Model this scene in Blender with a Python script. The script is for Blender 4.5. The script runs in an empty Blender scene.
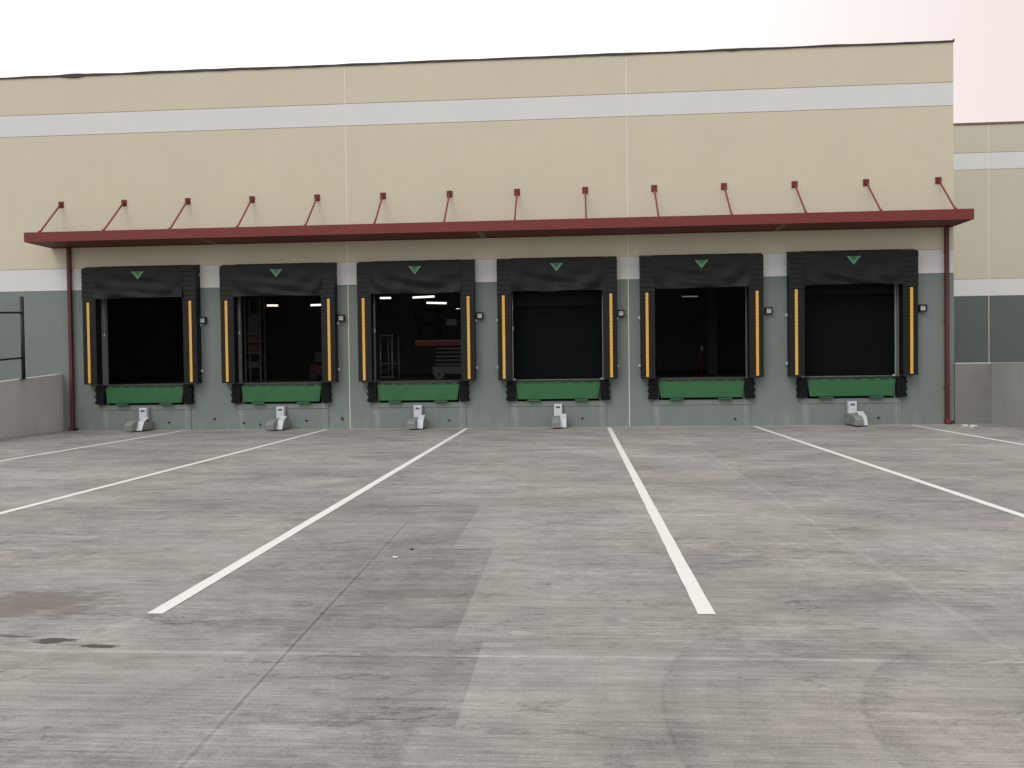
import bpy, bmesh, math, random
from mathutils import Vector, Matrix

random.seed(7)
SC = bpy.context.scene
COL = SC.collection
R = math.radians

# ------------------------------------------------------------------ scene tagging
def tag(o, label=None, cat=None, group=None, kind=None):
    if label: o['label'] = label
    if cat: o['category'] = cat
    if group: o['group'] = group
    if kind: o['kind'] = kind
    return o

def thing(name, loc, label=None, cat=None, group=None, kind=None):
    o = bpy.data.objects.new(name, None)
    o.empty_display_size = .1
    COL.objects.link(o)
    o.location = loc
    return tag(o, label, cat, group, kind)

def kids(o):
    return [c for c in bpy.data.objects if c.parent == o]

def copy_tree(o, parent=None):
    ch = kids(o)
    c = o.copy()
    COL.objects.link(c)
    c.parent = parent
    for k in ch:
        copy_tree(k, c)
    return c

# ------------------------------------------------------------------ mesh builder
class MB:
    def __init__(self):
        self.bm = bmesh.new()

    def box(self, x0, x1, y0, y1, z0, z1, mat=0, bevel=0.):
        bm = self.bm
        vs = [bm.verts.new((x, y, z)) for x in (x0, x1) for y in (y0, y1) for z in (z0, z1)]
        fs = []
        for idx in ((0, 1, 3, 2), (4, 6, 7, 5), (0, 4, 5, 1), (2, 3, 7, 6), (0, 2, 6, 4), (1, 5, 7, 3)):
            f = bm.faces.new([vs[i] for i in idx]); f.material_index = mat; fs.append(f)
        if bevel:
            es = list({e for f in fs for e in f.edges})
            bmesh.ops.bevel(bm, geom=es, offset=bevel, segments=2, affect='EDGES', profile=.5)
        return self

    def quad(self, pts, mat=0):
        f = self.bm.faces.new([self.bm.verts.new(p) for p in pts]); f.material_index = mat
        return self

    def prism(self, prof, a, b, axis='x', mat=0, bevel=0.):
        """closed profile swept along an axis; 'x': profile is (y,z); 'y': (x,z); 'z': (x,y)"""
        bm = self.bm
        def P(p, t):
            return {'x': (t, p[0], p[1]), 'y': (p[0], t, p[1]), 'z': (p[0], p[1], t)}[axis]
        A = [bm.verts.new(P(p, a)) for p in prof]
        B = [bm.verts.new(P(p, b)) for p in prof]
        n = len(prof); fs = []
        for i in range(n):
            j = (i + 1) % n
            fs.append(bm.faces.new((A[i], A[j], B[j], B[i])))
        fs.append(bm.faces.new(A[::-1])); fs.append(bm.faces.new(B))
        for f in fs: f.material_index = mat
        if bevel:
            es = list({e for f in fs for e in f.edges})
            bmesh.ops.bevel(bm, geom=es, offset=bevel, segments=2, affect='EDGES', profile=.5)
        return self

    def tube(self, p0, p1, r, seg=12, mat=0, r1=None):
        bm = self.bm
        p0 = Vector(p0); p1 = Vector(p1)
        d = (p1 - p0).normalized()
        u = d.orthogonal().normalized(); v = d.cross(u)
        r1 = r if r1 is None else r1
        A = []; B = []
        for i in range(seg):
            a = 2 * math.pi * i / seg
            o = u * math.cos(a) + v * math.sin(a)
            A.append(bm.verts.new(p0 + o * r)); B.append(bm.verts.new(p1 + o * r1))
        for i in range(seg):
            j = (i + 1) % seg
            f = bm.faces.new((A[i], A[j], B[j], B[i])); f.material_index = mat; f.smooth = True
        f = bm.faces.new(A[::-1]); f.material_index = mat
        f = bm.faces.new(B); f.material_index = mat
        return self

    def grid(self, fn, nu, nv, mat=0, smooth=True):
        bm = self.bm
        V = [[bm.verts.new(fn(i / nu, j / nv)) for j in range(nv + 1)] for i in range(nu + 1)]
        for i in range(nu):
            for j in range(nv):
                f = bm.faces.new((V[i][j], V[i + 1][j], V[i + 1][j + 1], V[i][j + 1]))
                f.material_index = mat; f.smooth = smooth
        return self

    def build(self, name, mats, parent=None, loc=(0, 0, 0)):
        bmesh.ops.recalc_face_normals(self.bm, faces=self.bm.faces[:])
        me = bpy.data.meshes.new(name)
        self.bm.to_mesh(me); self.bm.free()
        for m in (mats if isinstance(mats, (list, tuple)) else [mats]):
            me.materials.append(m)
        o = bpy.data.objects.new(name, me)
        COL.objects.link(o)
        o.parent = parent
        o.location = loc
        return o

# ------------------------------------------------------------------ node helper
class NT:
    def __init__(self, name):
        self.m = bpy.data.materials.new(name)
        self.m.use_nodes = True
        self.t = self.m.node_tree
        self.t.nodes.clear()
        self.out = self.t.nodes.new('ShaderNodeOutputMaterial')
        self.b = self.t.nodes.new('ShaderNodeBsdfPrincipled')
        self.t.links.new(self.b.outputs[0], self.out.inputs[0])
        self.tc = self.t.nodes.new('ShaderNodeTexCoord')
        self.co = self.tc.outputs['Object']
    def set(self, sock, v):
        if isinstance(v, bpy.types.NodeSocket): self.t.links.new(v, sock)
        else: sock.default_value = v
    def math(self, op, a, b=0., c=None):
        n = self.t.nodes.new('ShaderNodeMath'); n.operation = op
        self.set(n.inputs[0], a); self.set(n.inputs[1], b)
        if c is not None: self.set(n.inputs[2], c)
        return n.outputs[0]
    def add(self, *a):
        r = a[0]
        for x in a[1:]: r = self.math('ADD', r, x)
        return r
    def mul(self, *a):
        r = a[0]
        for x in a[1:]: r = self.math('MULTIPLY', r, x)
        return r
    def sub(self, a, b): return self.math('SUBTRACT', a, b)
    def xyz(self, v=None):
        n = self.t.nodes.new('ShaderNodeSeparateXYZ'); self.t.links.new(v or self.co, n.inputs[0])
        return n.outputs
    def vec(self, x, y, z=0.):
        n = self.t.nodes.new('ShaderNodeCombineXYZ')
        for s, v in zip(n.inputs, (x, y, z)): self.set(s, v)
        return n.outputs[0]
    def scale(self, sx, sy, sz, v=None, loc=(0, 0, 0)):
        n = self.t.nodes.new('ShaderNodeMapping')
        self.t.links.new(v or self.co, n.inputs['Vector'])
        n.inputs['Scale'].default_value = (sx, sy, sz)
        n.inputs['Location'].default_value = loc
        return n.outputs[0]
    def noise(self, v, scale=1., detail=4., rough=.55, dist=0.):
        n = self.t.nodes.new('ShaderNodeTexNoise')
        self.t.links.new(v, n.inputs['Vector'])
        n.inputs['Scale'].default_value = scale; n.inputs['Detail'].default_value = detail
        n.inputs['Roughness'].default_value = rough; n.inputs['Distortion'].default_value = dist
        return n.outputs[0]
    def sstep(self, v, a, b):
        """0 at a, 1 at b (a may exceed b)"""
        n = self.t.nodes.new('ShaderNodeMapRange'); n.interpolation_type = 'SMOOTHSTEP'
        self.set(n.inputs[0], v)
        lo, hi, t0, t1 = (a, b, 0., 1.) if a < b else (b, a, 1., 0.)
        n.inputs[1].default_value = lo; n.inputs[2].default_value = hi
        n.inputs[3].default_value = t0; n.inputs[4].default_value = t1
        return n.outputs[0]
    def mix(self, f, a, b):
        n = self.t.nodes.new('ShaderNodeMix'); n.data_type = 'RGBA'
        self.set(n.inputs[0], f)
        for s, v in ((n.inputs[6], a), (n.inputs[7], b)):
            if isinstance(v, bpy.types.NodeSocket): self.t.links.new(v, s)
            else: s.default_value = (*v, 1.) if len(v) == 3 else v
        return n.outputs[2]
    def tint(self, col, f):
        """colour times factor"""
        n = self.t.nodes.new('ShaderNodeVectorMath'); n.operation = 'SCALE'
        if isinstance(col, bpy.types.NodeSocket): self.t.links.new(col, n.inputs[0])
        else: n.inputs[0].default_value = col[:3]
        self.set(n.inputs['Scale'], f)
        return n.outputs[0]
    def bump(self, h, strength=.3, dist=.01):
        n = self.t.nodes.new('ShaderNodeBump')
        n.inputs['Strength'].default_value = strength; n.inputs['Distance'].default_value = dist
        self.t.links.new(h, n.inputs['Height'])
        self.t.links.new(n.outputs[0], self.b.inputs['Normal'])
    def fin(self, col, rough=.6, metal=0., spec=.5):
        self.set(self.b.inputs['Base Color'], col if isinstance(col, bpy.types.NodeSocket) else (*col, 1.))
        self.set(self.b.inputs['Roughness'], rough)
        self.b.inputs['Metallic'].default_value = metal
        self.b.inputs['Specular IOR Level'].default_value = spec
        return self.m

def s2l(r, g, b):
    return tuple(((c / 255) / 12.92 if c / 255 < .04045 else ((c / 255 + .055) / 1.055) ** 2.4) for c in (r, g, b))

def paint(name, col, rough=.6, var=.12, scale=1.5, stretch=(1, 1, 1), metal=0., spec=.4, grain=40., gvar=.05, bump=.08, bdist=.004):
    n = NT(name)
    a = n.noise(n.scale(*stretch), scale, 5., .6)
    g = n.noise(n.co, grain, 3., .6)
    f = n.add(1., n.mul(n.sub(a, .5), var * 2), n.mul(n.sub(g, .5), gvar * 2))
    if bump: n.bump(g, bump, bdist)
    return n.fin(n.tint(col, f), rough, metal, spec)

def wall_paint(name, col, var=.07):
    """painted tilt-up concrete: soft mottling, faint runs down the wall, form texture"""
    n = NT(name)
    a = n.noise(n.co, .45, 4., .6)
    b = n.noise(n.scale(5., 5., .35), 1., 4., .6)
    c = n.noise(n.co, 7., 4., .65)
    g = n.noise(n.co, 90., 3., .6)
    f = n.add(1., n.mul(n.sub(a, .5), var * 1.6), n.mul(n.sub(b, .5), var * .8), n.mul(n.sub(c, .5), var * .6), n.mul(n.sub(g, .5), .05))
    n.bump(n.add(n.mul(c, .6), g), .12, .004)
    return n.fin(n.tint(col, f), .75, 0., .3)

M = {}
M['tan'] = wall_paint('tan_paint', (.550, .516, .402))
M['white'] = wall_paint('white_paint', (.620, .630, .632), .04)
M['wingtan'] = wall_paint('wing_tan_darker', (.505, .482, .392))  # wing tan, set darker than the main facade
M['winggrey'] = wall_paint('wing_grey_darker', (.100, .120, .115))  # wing grey, likewise darker than the main base
M['sealant'] = paint('joint_sealant', (.74, .72, .66), .7, .08)
M['coping'] = paint('roof_flashing', (.050, .040, .038), .7, .3, 3.)
M['redpipe'] = paint('oxide_red_pipe', (.085, .018, .019), .5, .12, 2., spec=.4)
M['rod'] = paint('oxide_red_rod', (.20, .042, .032), .5, .12, 2.)
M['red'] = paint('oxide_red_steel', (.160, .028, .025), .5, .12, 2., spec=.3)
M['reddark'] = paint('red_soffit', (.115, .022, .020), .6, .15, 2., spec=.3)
M['brace'] = paint('weathered_brace', (.16, .11, .085), .6, .15, 4.)
M['vinyl'] = paint('black_vinyl', (.0085, .0088, .0100), .5, .3, 3., spec=.2, grain=200, gvar=.06, bump=.1, bdist=.001)
M['foam'] = paint('black_vinyl_side', (.009, .009, .010), .6, .2, 3., spec=.12)
M['yellow'] = paint('yellow_vinyl', (.66, .375, .060), .5, .10, 4., spec=.3)
M['emblem'] = paint('emblem_green', (.035, .15, .068), .5, .1, 8.)
M['emblem_pale'] = paint('emblem_pale', (.12, .25, .165), .5, .1, 8.)
M['rubber'] = paint('laminated_rubber', (.009, .009, .010), .8, .3, 6., stretch=(1, 1, 6), spec=.12)
M['green'] = paint('leveler_green', (.027, .113, .044), .5, .28, 2.5, spec=.3)
M['greendk'] = paint('leveler_green_worn', (.028, .10, .045), .6, .3, 6.)
M['steel'] = paint('galvanised_steel', (.235, .25, .245), .55, .3, 9., metal=.15, spec=.4)
M['steelwhite'] = paint('pale_steel', (.52, .55, .60), .45, .1, 6., spec=.5)
M['steeldull'] = paint('dull_steel', (.20, .205, .20), .6, .25, 6., metal=.2)
M['deck'] = paint('deck_steel', (.085, .088, .086), .6, .3, 6.)
M['navy'] = paint('navy_print', (.02, .025, .06), .5, .05)
M['black'] = paint('black_steel', (.012, .016, .017), .5, .15, 5.)
M['lens'] = paint('signal_lens', (.42, .45, .45), .3, .05)
M['inside'] = paint('interior_wall_paint', (.58, .58, .59), .9, .2, .7)
M['insidefloor'] = paint('interior_floor', (.26, .26, .26), .75, .25, 1.2)
M['screen'] = paint('dark_screen_fabric', (.0065, .0072, .008), .95, .12, 2., spec=.0)
M['screentop'] = paint('dark_screen_band', (.013, .013, .0135), .95, .12, 2., spec=.0)
M['concreteedge'] = paint('sill_concrete', (.23, .23, .22), .85, .2, 4.)
M['pit'] = paint('pit_concrete', (.08, .08, .08), .9, .2, 4.)
M['pipe'] = paint('bare_pipe', (.38, .38, .37), .4, .1, 6., metal=.4)
M['liftred'] = paint('lift_red', (.22, .020, .018), .5, .15, 5.)
M['liftgrey'] = paint('lift_grey', (.12, .12, .125), .55, .15, 5.)
M['machinered'] = paint('machine_red', (.055, .012, .010), .6, .15, 5.)
M['darktyre'] = paint('dark_wheel_rubber', (.035, .035, .035), .8, .1, 5.)
M['machinegrey'] = paint('machine_grey', (.035, .035, .037), .6, .1, 5.)
M['tyre'] = paint('wheel_rubber', (.16, .16, .16), .8, .1, 5.)
M['box'] = paint('carton_board', (.075, .050, .042), .8, .1, 5.)
M['boxgrey'] = paint('grey_bin', (.07, .07, .073), .7, .1, 5.)
M['litter'] = paint('white_paper', (.60, .60, .58), .8, .05)

def grey_wall_mat():
    """grey-green painted base of the wall with pale washed runs and scuffs low down"""
    n = NT('grey_paint')
    x, y, z = n.xyz()
    a = n.noise(n.co, .6, 4., .6); b = n.noise(n.scale(6., 6., .4), 1., 4., .6)
    c = n.noise(n.co, 9., 4., .65); g = n.noise(n.co, 90., 3., .6)
    f = n.add(1., n.mul(n.sub(a, .5), .16), n.mul(n.sub(b, .5), .12), n.mul(n.sub(c, .5), .08), n.mul(n.sub(g, .5), .06))
    dust = n.mul(n.sstep(z, .75, 0.), n.sstep(n.noise(n.scale(2., 2., .8), 1.6, 4., .6), .35, .75), .30)
    col = n.mix(dust, n.tint((.170, .202, .196), f), (.34, .35, .33))
    n.bump(n.add(n.mul(c, .6), g), .12, .004)
    return n.fin(col, .72, 0., .3)
M['grey'] = grey_wall_mat()

def sill_mat():
    """the same grey paint, washed pale below the two bumpers"""
    n = NT('dock_sill_paint')
    x, y, z = n.xyz()
    c = n.noise(n.co, 5., 4., .65); b = n.noise(n.scale(7., 7., .5), 1., 4., .6); g = n.noise(n.co, 80., 3., .6)
    f = n.add(1., n.mul(n.sub(c, .5), .14), n.mul(n.sub(b, .5), .2), n.mul(n.sub(g, .5), .06))
    d = n.math('ABSOLUTE', n.sub(n.math('ABSOLUTE', x), n.add(1.14, n.mul(n.sub(n.noise(n.scale(1, 1, 2.), 3.), .5), .06))))
    w = n.mul(n.sstep(d, .13, .01), n.sstep(n.noise(n.scale(9., 9., 1.2), 1., 4.), .3, .7), .42)
    col = n.mix(w, n.tint((.174, .205, .198), f), (.36, .38, .37))
    n.bump(n.add(n.mul(c, .6), g), .12, .004)
    return n.fin(col, .72, 0., .3)
M['sill'] = sill_mat()

def cast_mat(name, base):
    """cast concrete with lift lines, tie-hole dots and water runs"""
    n = NT(name)
    x, y, z = n.xyz()
    a = n.noise(n.co, .9, 5., .65); b = n.noise(n.scale(4., 4., .5), 1., 5., .65)
    c = n.noise(n.co, 14., 5., .7); g = n.noise(n.co, 110., 3., .6)
    f = n.add(1., n.mul(n.sub(a, .5), .40), n.mul(n.sub(b, .5), .24), n.mul(n.sub(c, .5), .14), n.mul(n.sub(g, .5), .1))
    lift = n.mul(n.sstep(n.math('ABSOLUTE', n.sub(z, .62)), .012, .0), .08)
    f = n.sub(f, lift)
    n.bump(n.add(c, n.mul(g, .7)), .25, .006)
    return n.fin(n.tint(base, f), .88, 0., .3)
M['cast'] = cast_mat('cast_concrete_shaded', (.205, .201, .194))  # stub by the building corner: its shade is put into a darker base
M['castleft_lit'] = cast_mat('cast_concrete_lit_left', (.455, .452, .440))  # same concrete, lightened: light on the left wall painted into the colour
M['castreturn_lit'] = cast_mat('cast_concrete_lit_return', (.330, .325, .315))  # same concrete on the return face, its side light painted in
M['castedge'] = paint('cast_edge', (.50, .49, .47), .85, .1)

def line_mat():
    n = NT('road_paint')
    a = n.noise(n.scale(1.2, 8., 1.), 2.5, 5., .65); g = n.noise(n.co, 45., 4., .7)
    wear = n.mul(n.sstep(n.add(n.mul(a, .55), n.mul(g, .45)), .53, .66), .55)
    f = n.add(1., n.mul(n.sub(g, .5), .12), n.mul(n.sub(a, .5), .16))
    return n.fin(n.mix(wear, n.tint((.70, .70, .68), f), (.36, .35, .335)), .7, 0., .3)
M['line'] = line_mat()

def ground_mat():
    n = NT('yard_concrete')
    x, y, z = n.xyz()
    co = n.co
    wob = n.sub(n.noise(co, 1.3, 4., .6), .5)
    def nz(v, sc=1., d=5., r=.65, lo=.3, hi=.7): return n.sub(n.sstep(n.noise(v, sc, d, r), lo, hi), .5)
    big = nz(co, .16, 4., .6)
    mid = nz(n.scale(.45, .6, 1.), 1., 6., .66)
    pat = nz(n.scale(1.1, 1.3, 1., loc=(21, 4, 0)), 1., 7., .74)
    loc = nz(n.scale(2.6, 3.4, 1., loc=(8, 1, 0)), 1., 8., .78)
    st1 = nz(n.scale(.55, 2.4, 1.), 1., 6., .72)
    st2 = nz(n.scale(2.2, 11., 1., loc=(3, 7, 0)), 1., 6., .76)
    st3 = nz(n.scale(3., 55., 1.), 1., 4., .7)
    st4 = nz(n.scale(.8, 30., 1., loc=(9, 13, 0)), 1., 5., .75)
    spk = nz(co, 70., 4., .8)
    clo = nz(co, 9., 6., .78)
    gz = n.add(.55, n.mul(n.sstep(n.noise(n.scale(.5, .7, 1., loc=(14, 6, 0)), 1., 4., .6), .35, .65), .9))
    f = n.add(1., n.mul(big, .15), n.mul(mid, .30), n.mul(pat, .26), n.mul(st1, .22), n.mul(loc, gz, .18),
              n.mul(st2, gz, .18), n.mul(st3, gz, .26), n.mul(st4, .26), n.mul(spk, .30), n.mul(clo, gz, .20))
    # dark scuffs from broom and tyre passes, thin and broken
    scn = n.noise(n.scale(1.1, 5.5, 1., loc=(11, 2, 0)), 1., 8., .78)
    f = n.sub(f, n.mul(n.sstep(scn, .60, .70), .26))
    hair = n.sub(1., n.math('ABSOLUTE', n.mul(n.sub(n.noise(n.scale(.7, 2.2, 1., loc=(2, 17, 0)), 1., 5., .6, .6), .5), 2.)))
    f = n.sub(f, n.mul(n.sstep(hair, .975, .995), n.sstep(n.noise(n.scale(.8, 1.5, 1., loc=(41, 3, 0)), 1., 4.), .48, .60), .30))
    # pale laitance smears and chalky scrapes
    pln = n.noise(n.scale(.8, 4.2, 1., loc=(31, 5, 0)), 1., 8., .78)
    f = n.add(f, n.mul(n.sstep(pln, .59, .70), .22))
    hai2 = n.sub(1., n.math('ABSOLUTE', n.mul(n.sub(n.noise(n.scale(.9, 1.6, 1., loc=(6, 33, 0)), 1., 5., .6, .8), .5), 2.)))
    f = n.add(f, n.mul(n.sstep(hai2, .975, .995), n.sstep(n.noise(n.scale(.8, 1.5, 1., loc=(1, 23, 0)), 1., 4.), .50, .62), .16))
    # panels of slightly different cure between the control joints
    def cell(c, a, b): return n.mul(n.sstep(c, a - .01, a + .01), n.sstep(c, b + .01, b - .01))
    for (xa, xb, ya, yb, am) in ((-1.19, 2.745, -8.65, -4.25, .05), (-5.19, -1.22, -13.05, -8.65, -.04), (2.745, 6.71, -13.05, -8.65, -.05), (-9.15, -5.19, -8.65, -4.25, -.04),
                                 (2.745, 6.71, -17.43, -13.05, -.03), (-5.19, -1.2, -21.8, -17.43, -.03), (2.745, 6.71, -21.8, -17.43, -.04)):
        f = n.add(f, n.mul(cell(x, xa, xb), cell(y, ya, yb), am))
    for (cx, cy, rx, ry, am) in ((-3.1, -10.4, .55, .5, .20), (2.45, -9.8, .6, .6, .16), (1.7, -.8, .5, .3, .2), (-.2, -13.9, 1.2, 1., .06)):
        d = n.math('SQRT', n.add(n.math('POWER', n.mul(n.sub(x, cx), 1 / rx), 2.), n.math('POWER', n.mul(n.sub(y, cy), 1 / ry), 2.)))
        f = n.add(f, n.mul(n.sstep(n.add(d, n.mul(wob, 1.6)), 1.1, .3), am))
    # tone change along the cured-area edge (steps beside the middle joint)
    def bandY(a, b): return n.mul(n.sstep(y, a - .012, a + .012), n.sstep(y, b + .012, b - .012))
    xe = n.add(x, n.mul(wob, .018))
    for (a, b, xl, w, am) in ((-14.72, -12.4, -.66, .008, .20), (-17.19, -14.72, -.30, .005, .25), (-18.35, -17.19, -.125, .004, .25), (-21., -18.35, -.3, .02, .14)):
        left = n.mul(n.sstep(xe, xl + w, xl - w), n.sstep(x, xl - 2.2, xl - .7))
        f = n.sub(f, n.mul(left, bandY(a, b), am))
    # tyre arcs
    for (cx, cy, r, w, am) in ((3.056, -18.242, 2.2637, .05, .17), (3.133, -18.438, 1.481, .055, .20), (3.6, -18.3, 2.6, .08, .07), (3.2, -18.2, 2.05, .04, .08)):
        d = n.math('SQRT', n.add(n.math('POWER', n.sub(x, cx), 2.), n.math('POWER', n.sub(y, cy), 2.)))
        d = n.add(d, n.mul(wob, .05))
        ins = n.add(n.mul(n.sstep(d, r + .012, r - .008), n.sstep(d, r - w * 4., r - .01)), n.mul(n.sstep(n.math('ABSOLUTE', n.sub(d, r)), .022, .008), .6))
        tread = n.add(.25, n.mul(n.sstep(n.noise(n.scale(7., 16., 1.), 1., 6., .75), .36, .62), .75))
        sec = n.mul(n.sstep(x, cx + .2, cx - .6), n.sstep(y, -16.9, -17.5))
        f = n.sub(f, n.mul(ins, sec, tread, am))
    # control joints: dark saw cut, pale worn shoulders
    def joint(c, at, s, am_d, am_l, mask=None, wd=.006):
        d = n.math('ABSOLUTE', n.sub(c, n.add(at, n.mul(wob, .012))))
        lo = n.mul(n.sstep(d, wd * 2.2, wd * .8), am_d)
        hi = n.mul(n.sstep(d, s, wd * 1.5), n.add(.45, n.mul(n.sstep(n.noise(n.scale(2., 2., 1.), 2., 4., .7), .3, .62), .55)), am_l)
        if mask is not None: lo = n.mul(lo, mask); hi = n.mul(hi, mask)
        return lo, hi
    nearm = n.add(.25, n.mul(n.sstep(y, -12.6, -14.2), .75))
    jl = [joint(n.add(x, n.mul(n.add(y, 18.77), .0263)), -1.16, .05, .30, .10, n.mul(nearm, n.add(.75, n.mul(n.sstep(n.noise(n.scale(1., 1.2, 1.), 1., 5., .7), .38, .55), .55))), .0065), joint(x, 2.745, .040, .08, .20, None, .006), joint(x, -5.19, .03, .18, .10),
          joint(x, 6.71, .03, .2, .1), joint(x, -9.15, .03, .2, .1), joint(y, -17.43, .024, .30, .60, None, .005), joint(y, -13.05, .05, .10, .10),
          joint(y, -8.65, .06, .1, .12), joint(y, -4.25, .06, .12, .12), joint(y, -16.66, .02, .04, .08), joint(y, -21.8, .03, .25, .1)]
    for lo, hi in jl:
        f = n.sub(n.add(f, hi), lo)
    # pale joint filler where the slab meets the dock wall
    f = n.add(f, n.mul(n.sstep(n.add(y, n.mul(wob, .3)), -.70, -.12), .20))
    # small dark spots
    v = n.t.nodes.new('ShaderNodeTexVoronoi'); n.t.links.new(n.co, v.inputs['Vector']); v.inputs['Scale'].default_value = .9
    f = n.sub(f, n.mul(n.sstep(v.outputs['Distance'], .035, .015), .28))
    warm = n.sstep(n.noise(n.scale(.3, .7, 1., loc=(5, 9, 0)), 1., 4., .6), .35, .7)
    base = n.mix(warm, (.264, .257, .248), (.272, .254, .240))
    col = n.tint(base, f)
    # brown damp patch and oily wet streak by the left edge
    rag = nz(n.scale(5., 16., 1., loc=(4, 4, 0)), 1., 5., .7)
    def blob(cx, cy, rx, ry, w, e0, e1):
        d = n.math('SQRT', n.add(n.math('POWER', n.mul(n.sub(x, cx), 1 / rx), 2.), n.math('POWER', n.mul(n.sub(y, cy), 1 / ry), 2.)))
        return n.sstep(n.add(d, n.mul(rag, w)), e0, e1)
    damp = n.mul(blob(-3.25, -16.50, .62, .42, .9, 1.15, .35), .72)
    col = n.mix(damp, col, (.125, .108, .086))
    fl = n.mul(blob(-2.72, -16.72, .32, .022, 1.2, 1., .5), .45)
    col = n.mix(fl, col, (.10, .09, .078))
    wet = n.math('MAXIMUM', blob(-2.65, -17.262, .15, .055, .8, 1., .8), blob(-2.31, -17.345, .12, .038, .9, 1., .75))
    wet = n.math('MAXIMUM', wet, n.mul(blob(-2.99, -17.19, .24, .028, .9, 1., .5), .7))
    wet = n.math('MAXIMUM', wet, n.mul(blob(-2.47, -17.33, .16, .012, .8, 1., .5), .6))
    col = n.mix(n.mul(wet, .9), col, (.024, .020, .017))
    n.bump(n.add(n.mul(st2, .5), n.mul(st3, .8), n.mul(spk, .8)), .28, .004)
    rough = n.sub(n.add(.68, n.mul(mid, .12)), n.mul(wet, .12))
    return n.fin(col, rough, 0., .42)
M['ground'] = ground_mat()
M['grade'] = paint('grade_gravel', (.20, .19, .17), .95, .3, 1.2, grain=12, gvar=.3, bump=.4, bdist=.02)

def glow(name, col, s):
    m = bpy.data.materials.new(name); m.use_nodes = True
    t = m.node_tree; t.nodes.clear()
    o = t.nodes.new('ShaderNodeOutputMaterial'); e = t.nodes.new('ShaderNodeEmission')
    e.inputs[0].default_value = (*col, 1.); e.inputs[1].default_value = s
    t.links.new(e.outputs[0], o.inputs[0])
    return m
M['tubelamp'] = glow('lit_tube', (1., .95, .85), 1.7)
M['tubedim'] = glow('lit_tube_far', (.9, .95, .9), .13)

# ------------------------------------------------------------------ setting: ground
WL, WR = -13.36, 10.78          # inner faces of the two retaining walls
g = MB().quad([(-400, -400, 0), (400, -400, 0), (400, 400, 0), (-400, 400, 0)])
tag(g.build('ground', M['ground']), kind='structure')

def wall_top(y):                 # left retaining wall falls towards the street
    return max(1.53 + .068 * y, .55)
gb = MB()
ys = [0., -6., -14.41, -40.]
for a, b in zip(ys, ys[1:]):
    za, zb = wall_top(a) - .16, wall_top(b) - .16
    gb.prism([(a, za), (b, zb), (b, -.2), (a, -.2)], -60, WL - .26, 'x')
tag(gb.build('terrain', M['grade']), kind='structure')
gb = MB()
gb.box(WR + .26, 90, -40, 8.19, -.2, 1.36)
gb.box(9.93, WR + .255, .22, 8.19, -.2, 1.36)
tag(gb.build('terrain', M['grade']), kind='structure')

# ------------------------------------------------------------------ main building
DOCKS = (-11.04, -7.30, -3.645, 0., 3.645, 7.37)
XL, XR, T = -34., 9.90, .28      # facade ends, wall thickness
HW, PW = 1.19, 1.06              # half widths of door opening and leveller pit
ZS, ZP, ZD = 1.20, .67, 3.66     # dock floor, pit bottom, door head
SEAMS = (-5.487, 1.829)
bld = thing('warehouse_building', (0, 0, 0), 'tan warehouse with white bands and six truck docks in a grey base', 'warehouse')

fw = MB()
gap = .009
segs = [XL, SEAMS[0], SEAMS[1], XR]
def spans(lo, hi):               # panel-wide spans with the open joints left out
    return [(a + (gap if a in SEAMS else 0), b - (gap if b in SEAMS else 0)) for a, b in zip(segs, segs[1:])]
# grey layer, cut round pits and doors
for a, b in spans(XL, XR):
    ds = [d for d in DOCKS if a < d < b]
    xs = a
    for d in ds:
        fw.box(xs, d - HW, 0, T, -.3, 3.76, 0); xs = d + HW
        fw.box(d - HW, d + HW, 0, T, ZD, 3.76, 0)
        fw.box(d - HW, d - PW, 0, T, -.3, ZS - .004, 0); fw.box(d + PW, d + HW, 0, T, -.3, ZS - .004, 0)
        fw.box(d - PW, d + PW, 0, T, -.3, ZP, 0)
    fw.box(xs, b, 0, T, -.3, 3.76, 0)
# layers above, with a 16 mm reveal groove between colours
lay = [(3.776, 4.352, 1), (4.368, 7.922, 2), (7.938, 8.497, 1), (8.513, 9.505, 2)]
for a, b in spans(XL, XR):
    for z0, z1, m in lay: fw.box(a, b, 0, T, z0, z1, m)
    for z, m in ((3.76, 0), (4.352, 2), (7.922, 2), (8.497, 2)): fw.box(a, b, .016, T, z, z + .016, m)
fw.build('front_wall', [M['grey'], M['white'], M['tan']], bld)
for s in SEAMS:
    MB().box(s - gap + .0005, s + gap - .0005, .003, T, -.3, 9.505).build('panel_joint', M['sealant'], bld)
# end wall, back wall, roof slab
sw = MB()
for z0, z1, m in ((-.3, 3.77, 0), (3.77, 4.36, 1), (4.36, 7.93, 2), (7.93, 8.505, 1), (8.505, 9.505, 2)):
    sw.box(XR - T, XR, T, 34., z0, z1, m)
    sw.box(XL, XL + T, T, 34., z0, z1, m)
    sw.box(XL, XR, 34., 34.3, z0, z1, m)
sw.build('side_wall', [M['grey'], M['white'], M['tan']], bld)
MB().box(XL + T, XR - T, T, 34., 9.0, 9.18).build('roof', M['inside'], bld)
MB().box(XL + T, XR - T, T, 34., ZS - .16, ZS - .004).build('interior_floor', M['insidefloor'], bld)
li = MB()
li.box(XL + T, XR - T, T, T + .01, 3.8, 9.0); li.box(XR - T - .01, XR - T, T + .01, 34., ZS, 9.0)
li.box(XL + T, XL + T + .01, T + .01, 34., ZS, 9.0); li.box(XL + T + .01, XR - T - .01, 33.99, 34., ZS, 9.0)
li.build('interior_lining', M['inside'], bld)

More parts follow.
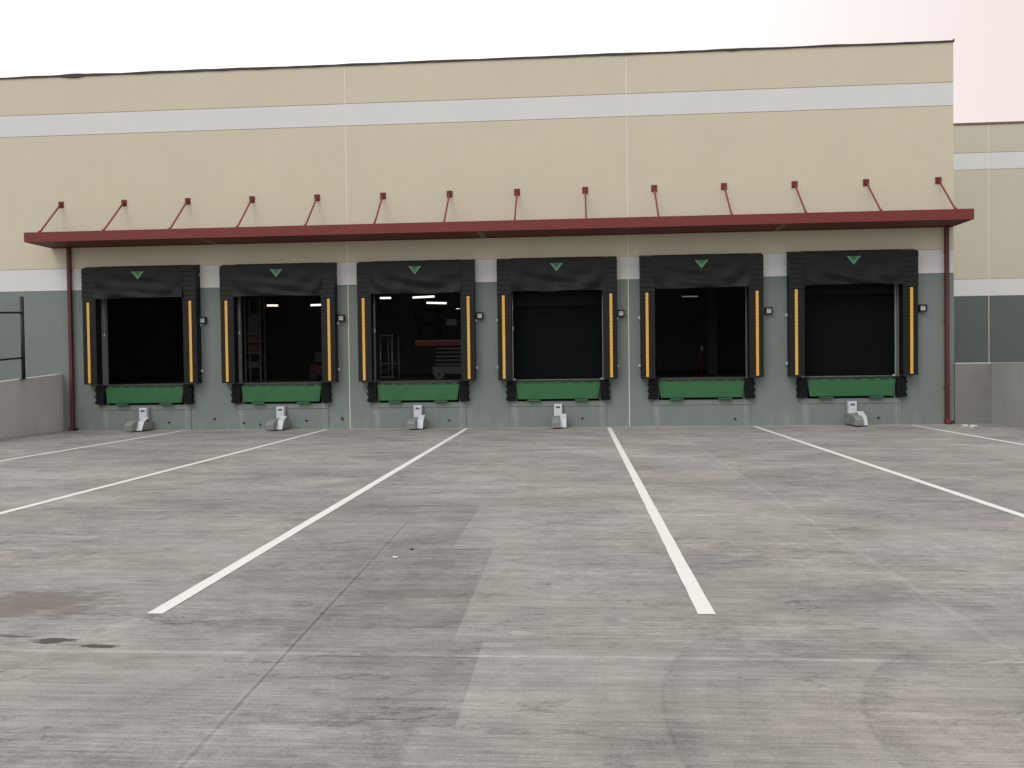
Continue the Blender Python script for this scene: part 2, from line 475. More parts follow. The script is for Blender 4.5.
# ragged roof-edge flashing
cp = MB()
xs = [XL + .25 * i for i in range(int((XR - XL) / .25) + 1)] + [XR + .02]
rows = []
w1 = 0.
for i, x in enumerate(xs):
    w1 = w1 * .7 + random.uniform(-.007, .007)
    lift = .030 + w1
    drop = .0 + abs(random.gauss(0, .006))
    if -13.25 < x < -12.55: drop += .035; lift += .02
    rows.append((x, 9.505 - drop - .012, 9.505 + lift))
for (xa, ba, ta), (xb, bb, tb) in zip(rows, rows[1:]):
    if xb - xa < .01: continue
    V = [(xa, -.028, ba), (xb, -.028, bb), (xb, -.032, tb), (xa, -.032, ta), (xa, .32, ta + .01), (xb, .32, tb + .01)]
    cp.quad([V[0], V[1], V[2], V[3]]); cp.quad([V[3], V[2], V[5], V[4]])
    cp.quad([(xa, -.003, ba), (xb, -.003, bb), V[1], V[0]])
cp.quad([(XR + .02, -.028, 9.50), (XR + .02, .32, 9.50), (XR + .02, .32, 9.58), (XR + .02, -.028, 9.58)])
cp.build('coping', M['coping'], bld)

# pit boxes, dock sills, steel edge angle
for d in DOCKS:
    pb = MB()
    pb.box(-PW, PW, T, 1.6, ZP - .06, ZP)
    pb.box(-PW - .05, -PW, T, 1.6, ZP - .06, ZS - .17); pb.box(PW, PW + .05, T, 1.6, ZP - .06, ZS - .17)
    pb.box(-PW - .05, PW + .05, 1.6, 1.65, ZP - .06, ZS - .17)
    pb.build('dock_pit', M['pit'], bld, (d, 0, 0))
    sl = MB()
    sl.box(-1.24, 1.24, -.022, -.0015, -.1, .528, bevel=.004)
    sl.box(-1.24, 1.24, -.028, -.0015, .536, .664, bevel=.006)
    sl.build('dock_sill', M['sill'], bld, (d, 0, 0))
    MB().box(-HW + .003, HW - .003, -.012, T + .02, ZS - .05, ZS + .004, bevel=.004).build('edge_angle', M['black'], bld, (d, 0, 0))
# small cast-in fittings low on the wall
for x, z in ((-10.40, .20), (-9.15, .28), (-8.35, .17), (-7.90, .12), (-6.65, .22), (-5.70, .28), (-2.85, .20), (-5.68, .24), (.62, .22), (4.5, .17), (8.05, .17)):
    inside = any(abs(x - d) < 1.24 for d in DOCKS)
    y = -.024 if inside else -.002
    MB().tube((x, y - .018, z), (x, y + .001, z), .028, 10).build('wall_plug', M['black'], bld)

# ------------------------------------------------------------------ wing set back on the far side
wing = thing('warehouse_wing', (10, 8.2, 0), 'lower set-back warehouse wing with the same tan, white and grey bands', 'warehouse')
ww = MB()
wseg = [(-.1, 4.60 - .01), (4.60 + .01, 12.2), (12.22, 60)]
for a, b in wseg:
    for z0, z1, m in ((-.2, 3.78, 0), (3.796, 4.362, 1), (4.378, 8.092, 2), (8.108, 8.662, 1), (8.678, 9.64, 2)):
        ww.box(a, b, 0, .28, z0, z1, m)
    for z, m in ((3.78, 0), (4.362, 2), (8.092, 2), (8.662, 2)): ww.box(a, b, .016, .28, z, z + .016, m)
ww.box(-.1, .18, .28, 26, -.2, 9.64, 2)
ww.box(59.7, 60, .28, 26, -.2, 9.64, 2); ww.box(.18, 59.7, 25.7, 26, -.2, 9.64, 2); ww.box(.18, 59.7, .28, 25.7, 9.2, 9.35, 2)
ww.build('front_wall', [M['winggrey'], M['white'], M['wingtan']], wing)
for s in (4.60, 12.21):
    MB().box(s - .0095, s + .0095, .003, .28, -.2, 9.64).build('panel_joint', M['sealant'], wing)
MB().box(-.12, 60.02, -.03, .30, 9.62, 9.69, bevel=.004).build('coping', M['brace'], wing)

# ------------------------------------------------------------------ awning
AX0, AX1, AD, AZ0, AZ1 = -13.59, 9.875, 1.15, 4.915, 5.165
aw = thing('dock_awning', (0, 0, 0), 'long dark red steel awning hung on tie rods above the dock doors', 'awning')
f = MB()
f.box(AX0, AX1, -AD, -AD + .06, AZ0, AZ1, bevel=.005)
f.box(AX0, AX0 + .06, -AD + .062, -.002, AZ0, AZ1, bevel=.005); f.box(AX1 - .06, AX1, -AD + .062, -.002, AZ0, AZ1, bevel=.005)
f.build('fascia', M['red'], aw)
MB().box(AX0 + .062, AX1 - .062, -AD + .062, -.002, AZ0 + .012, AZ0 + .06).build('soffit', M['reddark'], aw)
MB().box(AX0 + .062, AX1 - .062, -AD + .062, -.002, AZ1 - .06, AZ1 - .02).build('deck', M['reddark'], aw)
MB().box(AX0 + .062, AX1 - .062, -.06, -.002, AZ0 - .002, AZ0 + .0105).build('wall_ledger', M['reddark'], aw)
for x in (-9.0, -1.87, 5.52):
    MB().box(x - .07, x + .07, -AD + .07, -.07, AZ0 - .004, AZ0 + .010).build('soffit_brace', M['brace'], aw)
for i in range(14):
    x = -13.285 + i * 1.755
    dx = .055 if i == 0 else (-.04 if i == 13 else 0.)
    t = MB().tube((x, -.05, 6.065), (x + dx, -1.05, 5.17), .023, 10)
    t.box(x + dx - .02, x + dx + .02, -1.09, -1.01, 5.166, 5.21)
    r = t.build('tie_rod', M['rod'], aw)
    p = MB().box(x - .075, x + .075, -.018, -.0015, 5.995, 6.165, bevel=.003)
    p.box(x - .014, x + .014, -.075, -.018, 6.03, 6.12)
    for sx in (-.05, .05):
        for sz in (6.02, 6.14): p.tube((x + sx, -.028, sz), (x + sx, -.018, sz), .010, 6)
    p.build('mounting_plate', M['red'], r)

# ------------------------------------------------------------------ downspouts
def downspout(x, label, flip):
    t = thing('downspout', (x, 0, 0), label, 'downspout', 'dark red downspouts under the awning')
    MB().box(-.046, .046, -.125, -.03, .10, 4.91, bevel=.012).build('pipe', M['redpipe'], t)
    MB().prism([(-.03, .13), (-.14, .13), (-.21, .03), (-.17, .02), (-.03, .04)], -.06, .06, 'x', bevel=.008).build('outlet_shoe', M['reddark'], t)
    s = flip * .10
    MB().box(s - .035, s + .035, -.16, -.06, .02, .09, bevel=.012).build('drain_cap', M['black'], t)
    for z in (.9, 2.6, 4.3):
        MB().box(-.052, .052, -.029, -.0015, z - .02, z + .02, bevel=.003).build('strap', M['redpipe'], t)
downspout(-13.06, 'dark red downspout on the grey wall beside the black mesh fence', 1)
downspout(9.70, 'dark red downspout at the building corner beside the last dock', 1)

# ------------------------------------------------------------------ dock bays: prototypes at the origin
BAY = ['the bay by the fence-side downspout', 'the bay with two tubes and a shelf', 'the scissor lift bay',
       'the dark bay beside the scissor lift bay', 'the bay without a restraint', 'the bay nearest the building corner']

def saw(z0, z1, n, y, amp):
    """shingled fabric pleats down a pad face, from z1 to z0, as (y,z) points"""
    P = []
    h = (z1 - z0) / n
    for i in range(n):
        zt = z1 - i * h
        P += [(y, zt - .001), (y - amp, zt - h + .006), (y - amp, zt - h)]
    return P

def make_seal(ph, d):
    t = thing('dock_seal', (d, 0, 0), None, 'dock seal', 'black foam dock seals round the dock doors')
    D0 = .275
    for s in (-1, 1):
        a, b = sorted((s * 1.17, s * 1.525))
        prof = [(-.002, 3.415)] + saw(1.235, 3.415, 24, -D0, .008) + [(-.002, 1.235)]
        pad = MB().prism(prof, a, b, 'x').build('side_pad', M['vinyl'], t)
        ya, yb = sorted((s * 1.335, s * 1.403))
        sp = saw(1.27, 3.40, 24, -D0 - .012, .007)
        back = [(y + .003, z) for y, z in sp[::-1]]
        MB().prism(sp + back, ya, yb, 'x').build('guide_stripe', M['yellow'], pad)
        prof = [(-.002, 4.375), (-D0 + .01, 4.300)] + saw(3.42, 4.295, 7, -D0 - .004, .015) + [(-.002, 3.42)]
        a, b = sorted((s * 1.165, s * 1.53))
        MB().prism(prof, a, b, 'x').build('corner_pad', M['vinyl'], t)
        for z in (1.56, 2.78, 4.1):
            x0, x1 = sorted((s * 1.525, s * 1.57))
            MB().box(x0, x1, -.05, -.002, z - .035, z + .035, bevel=.006).build('bracket', M['steelwhite'], t)
    MB().prism([(-.002, 4.38), (-D0 + .012, 4.302), (-D0 + .012, 3.56), (-.002, 3.56)], -1.164, 1.164, 'x').build('head_pad', M['foam'], t)
    def cur(u, v):
        x = -1.185 + 2.37 * u
        c = math.cos(math.pi * (u - .5))
        sag = .018 * math.sin(5.3 * u + 1.3 + ph) * c + .008 * math.sin(13 * u + 2.1 * ph)
        z = 4.298 - v * (.800 + sag * .8)
        fold = (.024 * math.sin(9 * v + ph + 5.5 * (u - .5 - .12 * math.sin(ph * 3)) ** 2 * 4) * v + .018 * math.sin(17 * v - (6 + ph) * u + ph) * v * c
                + .010 * math.sin(23 * u + 4 * v + ph) * v + .012 * math.sin(8 * (u + v) + 2 * ph) * v * v)
        return (x, -D0 - .014 - .02 * v - fold - .012 * v * v, z)
    def curb(u, v):
        x, y, z = cur(u, v); return (x, y + .006, z)
    m = MB().grid(cur, 70, 30); m.grid(curb, 70, 30)
    c = m.build('head_curtain', M['vinyl'], t)
    e = MB().prism([(-.165, 4.190), (.165, 4.190), (0, 3.995)], -D0 - .034, -D0 - .028, 'y', 0)
    e = e.build('emblem', M['emblem'], c)
    q = MB()
    for tri in (([(-.165, 4.193), (-.115, 4.193), (.018, 4.010), (0, 3.985)]), ([(.165, 4.193), (.115, 4.193), (-.018, 4.010), (0, 3.985)])):
        q.prism(tri, -D0 - .037 - (.002 if tri[0][0] > 0 else 0), -D0 - .0345, 'y')
    q.prism([(-.035, 4.165), (.035, 4.165), (0, 4.125)], -D0 - .0385, -D0 - .0345, 'y', 1)
    q.build('emblem_mark', [M['emblem_pale'], M['black']], c)
    return t

def make_leveler():
    t = thing('dock_leveler', (0, 0, 0), None, 'dock leveler', 'green dock levelers under the doors')
    MB().box(-1.03, 1.03, -.012, 2.1, ZS + .008, ZS + .02).build('deck_plate', M['deck'], t)
    def lipf(y):
        return [(-1.085, 1.135), (1.085, 1.135), (1.025, .725), (-1.025, .725)]
    lm = MB(); bm = lm.bm
    F = [bm.verts.new((x, -.085 - (1.135 - z) * .02, z)) for x, z in lipf(0)]
    B = [bm.verts.new((x, -.045 - (1.135 - z) * .02, z)) for x, z in lipf(0)]
    for i in range(4):
        j = (i + 1) % 4; bm.faces.new((F[i], F[j], B[j], B[i]))
    bm.faces.new(F); bm.faces.new(B[::-1])
    bmesh.ops.bevel(bm, geom=bm.edges[:], offset=.006, segments=2, affect='EDGES')
    lip = lm.build('lip', M['green'], t)
    h = MB()
    k = 13
    for i in range(k):
        x0 = -1.03 + i * 2.06 / k
        if i % 2 == 0: h.box(x0 + .01, x0 + 2.06 / k - .01, -.075, -.02, 1.137, 1.165, bevel=.004)
    h.tube((-1.05, -.04, 1.150), (1.05, -.04, 1.150), .010, 8)
    h.build('hinge', M['greendk'], lip)
    for x in (-.62, .60):
        MB().box(x - .17, x + .17, -.13, -.03, .672, .715, bevel=.005).build('lip_keeper', M['greendk'], t)
    return t

def make_bumper():
    t = MB()
    n = 6
    h = .50 / n
    for i in range(n):
        z = .70 + i * h
        w = .128 if i % 2 == 0 else .098
        t.box(-w, .125, -.15 if i % 2 else -.143, -.012, z + .003, z + h - .003, bevel=.008)
    t.box(-.09, .120, -.135, -.012, .70, 1.20)
    t.box(-.105, .11, -.012, -.0015, .69, 1.21)
    o = t.build('dock_bumper', M['rubber'])
    return tag(o, None, 'bumper', 'black laminated dock bumpers')

def make_restraint():
    t = thing('trailer_restraint', (0, 0, 0), None, 'trailer restraint', 'grey trailer restraints low on the dock wall')
    r = MB().box(-.115, -.085, -.075, -.03, .02, .62, bevel=.004)
    r.box(.085, .115, -.075, -.03, .02, .62, bevel=.004); r.box(-.115, .115, -.045, -.03, .02, .60)
    r.build('rail', M['steel'], t)
    b = MB().box(-.108, .100, -.19, -.05, .29, .60, bevel=.01).build('cover_box', M['steelwhite'], t)
    q = MB()
    for x in (-.055, -.018, .019): q.box(x, x + .031, -.1935, -.1895, .495, .54)
    q.build('marking', M['navy'], b)
    h = MB().prism([(-.05, .03), (-.86, .03), (-.86, .19), (-.70, .265), (-.30, .285), (-.05, .285)], -.155, .050, 'x', bevel=.012)
    h.build('carriage', M['steel'], t)
    MB().box(-.12, .02, -.866, -.859, .055, .165, bevel=.002).build('front_cover', M['steeldull'], t)
    k = MB().prism([(-.05, .03), (-.66, .03), (-.53, .24), (-.05, .24)], .06, .205, 'x', bevel=.008)
    k.build('hook_housing', M['steel'], t)
    k = MB().prism([(-.668, .028), (-.672, .032), (-.545, .245), (-.30, .355), (-.24, .345), (-.535, .236)], .055, .21, 'x')
    k.build('hook_guard', M['steelwhite'], t)
    return t

def make_signal():
    t = thing('signal_box', (0, 0, 0), None, 'signal light', 'black dock signal boxes beside the doors')
    b = MB().box(-.09, .09, -.10, -.0015, 2.815, 2.995, bevel=.008)
    b.box(-.09, .09, -.14, -.10, 2.975, 2.995); b.box(-.09, -.075, -.13, -.10, 2.83, 2.975); b.box(.075, .09, -.13, -.10, 2.83, 2.975)
    b.build('housing', M['black'], t)
    l = MB().box(-.058, .058, -.108, -.1005, 2.845, 2.96, bevel=.004).build('lens', M['lens'], t)
    q = MB().box(-.022, -.012, -.111, -.1085, 2.90, 2.95); q.box(.012, .022, -.111, -.1085, 2.90, 2.95)
    q.build('lens_bar', M['steeldull'], l)
    return t

def make_rope():
    t = thing('door_handle_rod', (0, 0, 0), None, 'door rod', 'pale pull rods hanging at the door jambs')
    MB().tube((0, .06, 2.62), (0, .06, 3.56), .010, 8).build('rod', M['pipe'], t)
    MB().tube((0, .06, 2.52), (0, .06, 2.62), .022, 8, r1=.014).build('grip', M['steelwhite'], t)
    return t

lev, bump, res, sig, rod = make_leveler(), make_bumper(), make_restraint(), make_signal(), make_rope()
SIGX = (-9.40, -5.66, -2.005, 1.632, 5.345, 9.115)
def place(proto, first, loc, label):
    o = proto if first else copy_tree(proto)
    o.location = loc
    o['label'] = label
    return o
res_n = rod_n = 0
for i, d in enumerate(DOCKS):
    o = place(make_seal(i * 1.37, d), True, (d, 0, 0), 'black dock seal with yellow stripes around ' + BAY[i])
    if i in (0, 5): o.scale = (1.02, 1, 1.004)
    place(lev, i == 0, (d, 0, 0), 'green dock leveler lip at ' + BAY[i])
    for s in (-1, 1):
        o = place(bump, i == 0 and s == -1, (d + s * 1.215, 0, 0), 'black ribbed bumper, %s side of %s' % ('fence' if s < 0 else 'building corner', BAY[i]))
        if s > 0: o.rotation_euler = (0, 0, 0); o.scale = (-1, 1, 1)
    if i != 4:
        o = place(res, res_n == 0, (d + .0, 0, 0), 'grey trailer restraint with pale cover box below ' + BAY[i]); res_n += 1
    place(sig, i == 0, (SIGX[i], 0, 0), 'small black signal box with pale lens beside ' + BAY[i])
    if i < 4:
        place(rod, rod_n == 0, (d - HW + .03, 0, 0), 'thin pale pull rod at the jamb of ' + BAY[i]); rod_n += 1

# ------------------------------------------------------------------ closed screens in the two dark bays
def screen(d, label, top):
    t = thing('screen_door', (d, .22, ZS), label, 'screen door', 'dark roll-down screens closing dock bays')
    def fn(u, v):
        return (-HW + .015 + (2 * HW - .03) * u, .012 * math.sin(26 * u + 1.2 * math.sin(7 * v)) * (1 - .6 * v), .03 + v * (top - .03))
    def fb(u, v):
        x, y, z = fn(u, v); return (x, y + .006, z)
    m = MB().grid(fn, 80, 10); m.grid(fb, 80, 10); m.build('screen', M['screen'], t)
    MB().box(-HW + .012, HW - .012, -.03, .02, top + .002, ZD - ZS - .003, bevel=.004).build('header_panel', M['screentop'], t)
    MB().box(-HW + .012, HW - .012, -.02, .012, .008, .03, bevel=.003).build('hem_bar', M['steeldull'], t)
    for s in (-1, 1):
        x0, x1 = sorted((s * (HW - .004), s * (HW - .028)))
        MB().box(x0, x1, -.05, -.022, .008, ZD - ZS - .01, bevel=.003).build('guide_track', M['pipe'], t)
        x0, x1 = sorted((s * (HW - .03), s * (HW - .085)))
        MB().box(x0, x1, -.05, -.02, .01, .055, bevel=.01).build('corner_cap', M['steelwhite'], t)
screen(DOCKS[3], 'dark roll-down screen closing ' + BAY[3], 1.95)
screen(DOCKS[5], 'dark roll-down screen closing ' + BAY[5], 2.12)

# ------------------------------------------------------------------ inside the warehouse
def tube_light(x, y, z, L, tilt, label, m='tubelamp', r=.045):
    t = thing('tube_light', (x, y, z), label, 'ceiling light', 'tube lights hanging inside the warehouse')
    t.rotation_euler = (0, tilt, 0)
    MB().tube((-L / 2, 0, 0), (L / 2, 0, 0), r, 10).build('tube', M[m], t)
    h = MB().box(-L / 2 - .03, L / 2 + .03, -.06, .06, r + .002, r + .07)
    h.build('housing', M['liftgrey'], t)
    h = MB().tube((-L * .4, 0, r + .07), (-L * .4, 0, 8.99 - z), .006, 6); h.tube((L * .4, 0, r + .07), (L * .4, 0, 8.99 - z), .006, 6)
    h.build('hanger', M['liftgrey'], t)

CAM = Vector((.4076, -21.985, 1.566))
def far(px, py, Y):
    """world x,z on the plane y=Y for a measured point of the photo (used to set real positions)"""
    F, Rt, U = CAMAX
    dv = F * 848.665 + Rt * (px - 512) + U * (384 - py)
    k = (Y - CAM.y) / dv.y
    p = CAM + dv * k
    return p.x, p.z
def cam_axes():
    yaw, pitch, roll = -.07269936, -.02010545, -.01270203
    F = Vector((math.sin(yaw) * math.cos(pitch), math.cos(yaw) * math.cos(pitch), math.sin(pitch)))
    r0 = Vector((math.cos(yaw), -math.sin(yaw), 0)); u0 = r0.cross(F)
    return F, r0 * math.cos(roll) + u0 * math.sin(roll), u0 * math.cos(roll) - r0 * math.sin(roll)
CAMAX = cam_axes()
YL = 20.
for px, py, wpx, tl, lab in ((385.5, 298, 11, 0, 'short lit tube nearest the jamb inside the scissor lift bay'),
                             (423.5, 297, 22, -.03, 'long lit tube hanging highest inside the scissor lift bay'),
                             (436.5, 303, 20, .04, 'long tilted lit tube hanging lower inside the scissor lift bay'),
                             (459, 309, 5.5, 0, 'very short lit tube above the red scissor lift'),
                             (272.5, 305.5, 11, .02, 'lit tube in the middle of the bay with the shelf inside'),
                             (317, 305, 13, -.02, 'lit tube beside the yellow stripe in the bay with the shelf inside')):
    x, z = far(px, py, YL)
    tube_light(x, YL, z, wpx * (YL + 22) / 849, tl, lab)
x, z = far(690, 296.5, YL)
tube_light(x, YL, z, 15 * (YL + 22) / 849, 0, 'dim tube light inside the bay without a trailer restraint', 'tubedim', .03)

# scissor lift
lx, LY = -3.55, 5.0
L = thing('scissor_lift', (lx, LY, ZS), 'red and grey scissor lift standing inside the third dock bay', 'scissor lift')
MB().box(-.50, 1.0, -.35, .35, .16, .42, bevel=.02).build('chassis', M['liftgrey'], L)
def wheel(x, y, parent, mt='tyre'):
    w = MB(); w.tube((x, y - .05, .155), (x, y + .05, .155), .155, 24); w = w.build('wheel', M[mt], parent)
    h = MB(); h.tube((x, y - .06, .155), (x, y - .051, .155), .06, 16); h.build('hub', M['black'], w)
for wx in (-.27, .80):
    for wy in (-.40, .40): wheel(wx, wy, L)
for y in (-.26, .26):
    a = MB()
    for k in range(5):
        z = .45 + k * .125
        a.box(-.40, .95, y - .025, y + .025, z, z + .055, bevel=.006)
    a.build('scissor_arm', M['liftgrey'], L)
pl = MB().box(-1.05, 1.15, -.38, .38, 1.06, 1.26, bevel=.015).build('platform', M['liftred'], L)
MB().box(-1.05, 1.15, -.386, -.381, 1.20, 1.235).build('platform_edge', M['steeldull'], pl)
rl = MB()
for x in (-1.0, -.3, .4, 1.1):
    for y in (-.36, .36): rl.tube((x, y, 1.26), (x, y, 2.25), .018, 8)
for z in (1.75, 2.25):
    for y in (-.36, .36): rl.tube((-1.0, y, z), (1.1, y, z), .018, 8)
rl.build('guard_rail', M['black'], L)
MB().box(-.02, .30, -.46, -.39, 1.70, 1.90, bevel=.01).build('control_box', M['steeldull'], L)

# pipe cart
C = thing('pipe_cart', (-5.36, 4.2, ZS), 'upright bare pipe frame cart inside the scissor lift bay', 'cart')
fr = MB()
for x, y in ((-.25, 0), (.12, 0), (-.08, .35), (.25, .35)): fr.tube((x, y, .06), (x, y, 1.44 if y == 0 else 1.36), .022 if x == .12 else .015, 8)
fr.tube((-.25, 0, .52), (.12, 0, .52), .013, 8); fr.tube((-.08, .35, .52), (.25, .35, .52), .013, 8)
fr.tube((-.25, 0, 1.40), (.12, 0, 1.40), .013, 8); fr.tube((-.25, 0, .10), (.12, 0, .10), .013, 8); fr.tube((.12, 0, .10), (.25, .35, .10), .013, 8); fr.tube((-.25, 0, .10), (-.08, .35, .10), .013, 8)
fr.build('frame', M['pipe'], C)
for x, y in ((-.25, 0), (.12, 0), (-.08, .35), (.25, .35)):
    MB().tube((x, y - .02, .035), (x, y + .02, .035), .035, 12).build('caster', M['black'], C)

# storage shelf in the second bay with boxes on it
SX, SY = -9.62, 4.
Sf = thing('storage_shelf', (SX, SY, ZS), 'narrow dark storage shelf standing inside the second bay', 'shelf')
s = MB()
for x in (-.24, .24):
    for y in (0, .4): s.box(x - .02, x + .02, y - .02, y + .02, 0, 2.6)
s.build('upright', M['liftgrey'], Sf)
for z in (.48, .92, 1.28, 1.52): MB().box(-.22, .22, .02, .38, z - .03, z).build('shelf_board', M['liftgrey'], Sf)
for z, h, m, lab in ((.482, .16, 'boxgrey', 'low grey bin on the bottom board of the storage shelf'), (.922, .25, 'box', 'brown carton on the second board of the storage shelf'),
                     (1.282, .18, 'box', 'brown carton on the third board of the storage shelf'), (1.522, .62, 'boxgrey', 'tall grey bin on the top board of the storage shelf')):
    b = MB().box(-.17, .17, .04, .36, 0, h, bevel=.012)
    b.box(-.175, .175, .035, .365, h * .8, h * .8 + .02)
    tag(b.build('storage_box', M[m], None, (SX, SY, ZS + z)), lab, 'box', 'boxes on the storage shelf')

# red machine in the second bay
x, z = far(320, 370, 5.)
mc = thing('floor_machine', (x, 5., ZS), 'dark red machine with small wheels inside the second bay', 'machine')
MB().box(-.28, .45, -.3, .3, .12, .55, bevel=.05).build('body', M['machinered'], mc)
MB().box(-.12, .40, -.25, .25, .56, .95, bevel=.05).build('hood', M['machinegrey'], mc)
MB().tube((.35, 0, .95), (.42, 0, 1.2), .02, 8).build('steering_column', M['liftgrey'], mc)
for wx in (-.12, .32): wheel(wx, -.32, mc, 'darktyre')

# red post and grey column in the fifth bay
x, z = far(701.8, 376, 4.)
p = thing('guard_post', (x, 4., ZS), 'dark red post with a pale top inside the bay without a restraint', 'post')
MB().tube((0, 0, 0), (0, 0, .78), .045, 12).build('post', M['machinered'], p)
k = MB().tube((0, 0, .78), (0, 0, .94), .05, 12, r1=.03); k.build('cap', M['pipe'], p)
x, z = far(712, 300, 9.)
st = MB().box(-.15, .15, -.15, -.13, 0, 7.7, bevel=.003); st.box(-.15, .15, .13, .15, 0, 7.7, bevel=.003); st.box(-.012, .012, -.13, .13, 0, 7.7)
st.box(-.24, .24, -.24, .24, 0, .02)
tag(st.build('steel_column', M['liftgrey'], None, (x, 9., ZS)), 'grey steel column inside the bay without a trailer restraint', 'column')

# ------------------------------------------------------------------ retaining walls, fence
rw = MB()
yy = [-.001, -6., -14.41, -40.]
for a, b in zip(yy, yy[1:]):
    za, zb = wall_top(a), wall_top(b)
    rw.prism([(a, za), (b, zb), (b, -.3), (a, -.3)], WL - .25, WL, 'x')
tag(rw.build('retaining_wall', M['castleft_lit']), 'low cast concrete wall below the black mesh fence', 'retaining wall')
rw = thing('retaining_wall', (0, 0, 0), 'low L-shaped concrete wall beside the building corner downspout', 'retaining wall')
w = MB()
w.box(9.905, WR - .002, -.05, .20, -.3, 1.50)
w.build('wall', M['cast'], rw)
MB().box(WR, WR + .25, -40., .20, -.3, 1.50).build('wall', M['castreturn_lit'], rw)
w = MB().prism([(9.905, -.056), (WR - .006, -.056), (WR - .006, -40.), (WR + .255, -40.), (WR + .255, .205), (9.905, .205)], 1.501, 1.527, 'z')
w.build('cap', M['castedge'], rw)

fx = WL + .06
fn = thing('mesh_fence', (fx, 0, 0), 'black pipe and mesh fence on top of the sloping concrete wall', 'fence')
posts = [-1.72, -4.42, -7.12, -9.82, -12.52]
for y in posts:
    zb = wall_top(y)
    q = MB().tube((0, y, zb + .003), (0, y, zb + 2.06), .045, 14)
    q.tube((0, y, zb + .0025), (0, y, zb + .02), .09, 14)
    q.build('post', M['black'], fn)
for off in (1.665, .535):
    r = MB().tube((0, posts[0], wall_top(posts[0]) + off), (0, posts[-1], wall_top(posts[-1]) + off), .024, 10)
    r.build('rail', M['black'], fn)
me = MB()
def zt(y): return wall_top(y)
y0, y1 = posts[0], posts[-1]
step = .075
n = int((y0 - y1) / step)
for k in range(-26, n + 1):
    for sg in (1, -1):
        # one diagonal wire between z-offset .03 and 1.96
        ya = y0 - k * step; yb = ya - 1.93
        A, B = (ya, .03), (yb, 1.96)
        if sg < 0: A, B = (ya, 1.96), (yb, .03)
        t0, t1 = 0., 1.
        if A[0] > y0: t0 = (A[0] - y0) / (A[0] - B[0])
        if B[0] < y1: t1 = (A[0] - y1) / (A[0] - B[0])
        if t1 - t0 < .02: continue
        P = [(A[0] + (B[0] - A[0]) * t, A[1] + (B[1] - A[1]) * t) for t in (t0, t1)]
        me.tube((sg * .002, P[0][0], zt(P[0][0]) + P[0][1]), (sg * .002, P[1][0], zt(P[1][0]) + P[1][1]), .0011, 3)
me.build('wire_mesh', M['black'], fn)

# ------------------------------------------------------------------ parking lines
GL = 'white painted stall lines on the yard'
LN = [(-9.82, -9.82, 'white stall line running out nearest the fenced concrete wall'),
      (-6.00, -6.00, 'white stall line between the first and second trailer restraints from the fence'),
      (-2.345, -2.306, 'white stall line ending in front of the scissor lift bay'),
      (1.285, 1.222, 'white stall line ending just short of the restraint-free bay'),
      (4.905, 4.905, 'white stall line between the restraint-free bay and the corner bay'),
      (8.72, 8.72, 'white stall line running past the corner downspout and the litter')]
for xa, xb, lab in LN:
    m = MB()
    W, ye, nseg = .053, (-16.72 if xa == -2.345 else -16.63), 80
    L_, R_ = [], []
    for k in range(nseg + 1):
        y = -.38 + (ye + .38) * k / nseg
        xx = xa + (xb - xa) * y / ye
        L_.append((xx - W + random.uniform(-.003, .003), y, .004)); R_.append((xx + W + random.uniform(-.003, .003), y, .004))
    for k in range(nseg): m.quad([L_[k], R_[k], R_[k + 1], L_[k + 1]])
    tag(m.build('parking_line', M['line']), lab, 'painted line', GL, 'structure')

# ------------------------------------------------------------------ litter
def crumple(name, loc, r, label, mat, flat=.5):
    b = bmesh.new()
    bmesh.ops.create_icosphere(b, subdivisions=2, radius=r)
    for v in b.verts:
        s = random.uniform(.55, 1.25)
        v.co = Vector((v.co.x * s * 1.3, v.co.y * s, max(v.co.z * s * flat, -r * .25)))
    zm = min(v.co.z for v in b.verts)
    for v in b.verts: v.co.z -= zm
    me_ = bpy.data.meshes.new(name); b.to_mesh(me_); b.free(); me_.materials.append(mat)
    o = bpy.data.objects.new(name, me_); COL.objects.link(o); o.location = loc
    o.rotation_euler = (0, 0, random.uniform(0, 3))
    return tag(o, label, 'litter')
crumple('crumpled_paper', (9.68, -1.07, .002), .075, 'white crumpled paper nearest the corner downspout', M['litter'], .6)
crumple('crumpled_paper', (9.84, -1.13, .002), .075, 'white crumpled paper lying farther from the downspout, beside its twin', M['litter'], .5)
crumple('paper_scrap', (-1.08, -15.09, .002), .022, 'tiny white scrap on the concrete by the long joint', M['litter'], .3)
crumple('pebble', (-1.0, -14.78, .001), .016, 'tiny dark pebble on the concrete behind the white scrap', M['black'], .5)

# ------------------------------------------------------------------ light
W = bpy.data.worlds.new('World'); SC.world = W; W.use_nodes = True
t = W.node_tree; t.nodes.clear()
EL, AZ = R(48), R(206)          # sun behind the camera, veiled
sky = t.nodes.new('ShaderNodeTexSky'); sky.sky_type = 'NISHITA'; sky.sun_disc = False
sky.sun_elevation = EL; sky.sun_rotation = AZ; sky.air_density = 1.5; sky.dust_density = 4.; sky.altitude = 50
hs = t.nodes.new('ShaderNodeHueSaturation'); hs.inputs['Saturation'].default_value = .12
t.links.new(sky.outputs[0], hs.inputs['Color'])
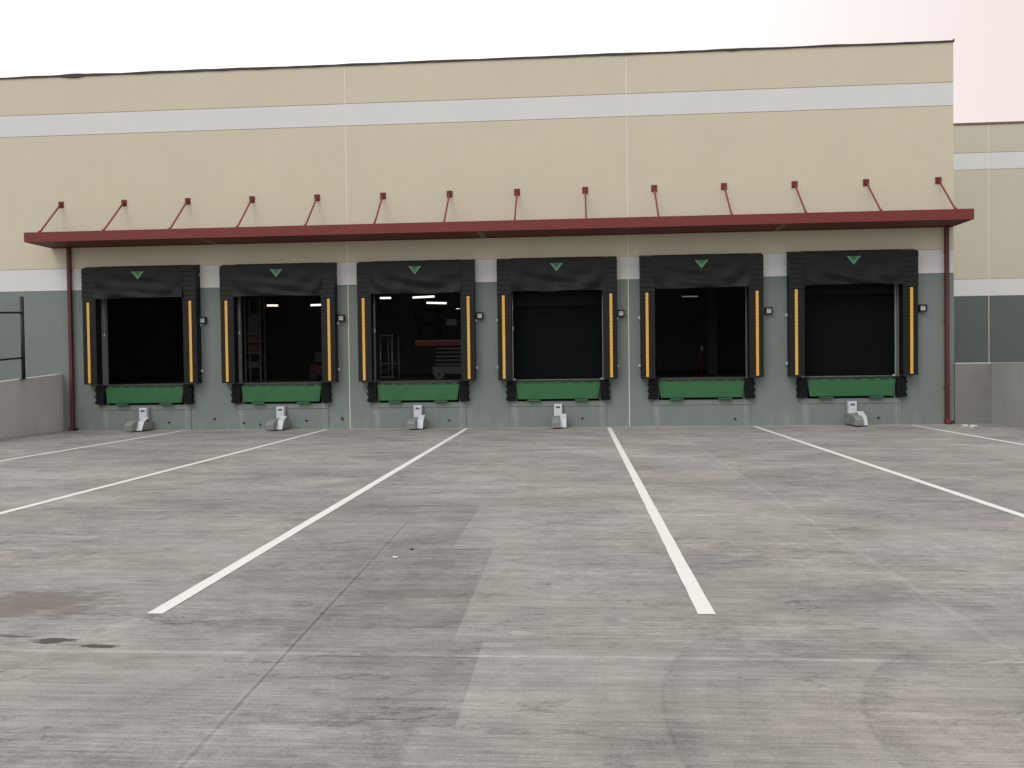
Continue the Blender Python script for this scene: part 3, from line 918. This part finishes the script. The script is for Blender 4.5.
# cloud deck: pale grey-white, faintly rose on the +X side
tc = t.nodes.new('ShaderNodeTexCoord'); sp = t.nodes.new('ShaderNodeSeparateXYZ')
t.links.new(tc.outputs['Generated'], sp.inputs[0])
mr = t.nodes.new('ShaderNodeValToRGB')
mp = t.nodes.new('ShaderNodeMath'); mp.operation = 'MULTIPLY_ADD'; mp.inputs[1].default_value = .5; mp.inputs[2].default_value = .5
t.links.new(sp.outputs[0], mp.inputs[0]); t.links.new(mp.outputs[0], mr.inputs[0])
cr_ = mr.color_ramp; cr_.interpolation = 'EASE'
cr_.elements[0].position = .47; cr_.elements[0].color = (0, 0, 0, 1)
cr_.elements[1].position = .75; cr_.elements[1].color = (1, 1, 1, 1)
e_ = cr_.elements.new(.92); e_.color = (.1, .1, .1, 1)
deck = t.nodes.new('ShaderNodeMix'); deck.data_type = 'RGBA'
t.links.new(mr.outputs[0], deck.inputs[0])
deck.inputs[6].default_value = (13.2, 13.2, 12.9, 1); deck.inputs[7].default_value = (9.9, 8.6, 8.3, 1)
mx = t.nodes.new('ShaderNodeMix'); mx.data_type = 'RGBA'; mx.inputs[0].default_value = .85
t.links.new(hs.outputs[0], mx.inputs[6]); t.links.new(deck.outputs[2], mx.inputs[7])
bg = t.nodes.new('ShaderNodeBackground'); bg.inputs[1].default_value = .1
wo = t.nodes.new('ShaderNodeOutputWorld')
t.links.new(mx.outputs[2], bg.inputs[0]); t.links.new(bg.outputs[0], wo.inputs[0])
sl = bpy.data.lights.new('sun', 'SUN'); sl.energy = .9; sl.angle = R(30); sl.color = (1., .96, .9)
so = bpy.data.objects.new('sun', sl); COL.objects.link(so)
sd = Vector((math.sin(AZ) * math.cos(EL), math.cos(AZ) * math.cos(EL), math.sin(EL)))
so.rotation_euler = sd.to_track_quat('Z', 'Y').to_euler()
so.location = sd * 60

# ------------------------------------------------------------------ camera
cd = bpy.data.cameras.new('camera'); co_ = bpy.data.objects.new('camera', cd); COL.objects.link(co_)
cd.sensor_width = 36.; cd.lens = 848.665 / 1024 * 36.; cd.clip_end = 2000; cd.clip_start = .05
F, Rt, U = CAMAX
Mx = Matrix((Rt, U, -F)).transposed().to_4x4(); Mx.translation = CAM
co_.matrix_world = Mx
SC.camera = co_

SC.view_settings.view_transform = 'Standard'; SC.view_settings.look = 'None'
SC.view_settings.exposure = 0.; SC.view_settings.gamma = 1.
try: SC.view_settings.use_curve_mapping = False
except Exception: pass
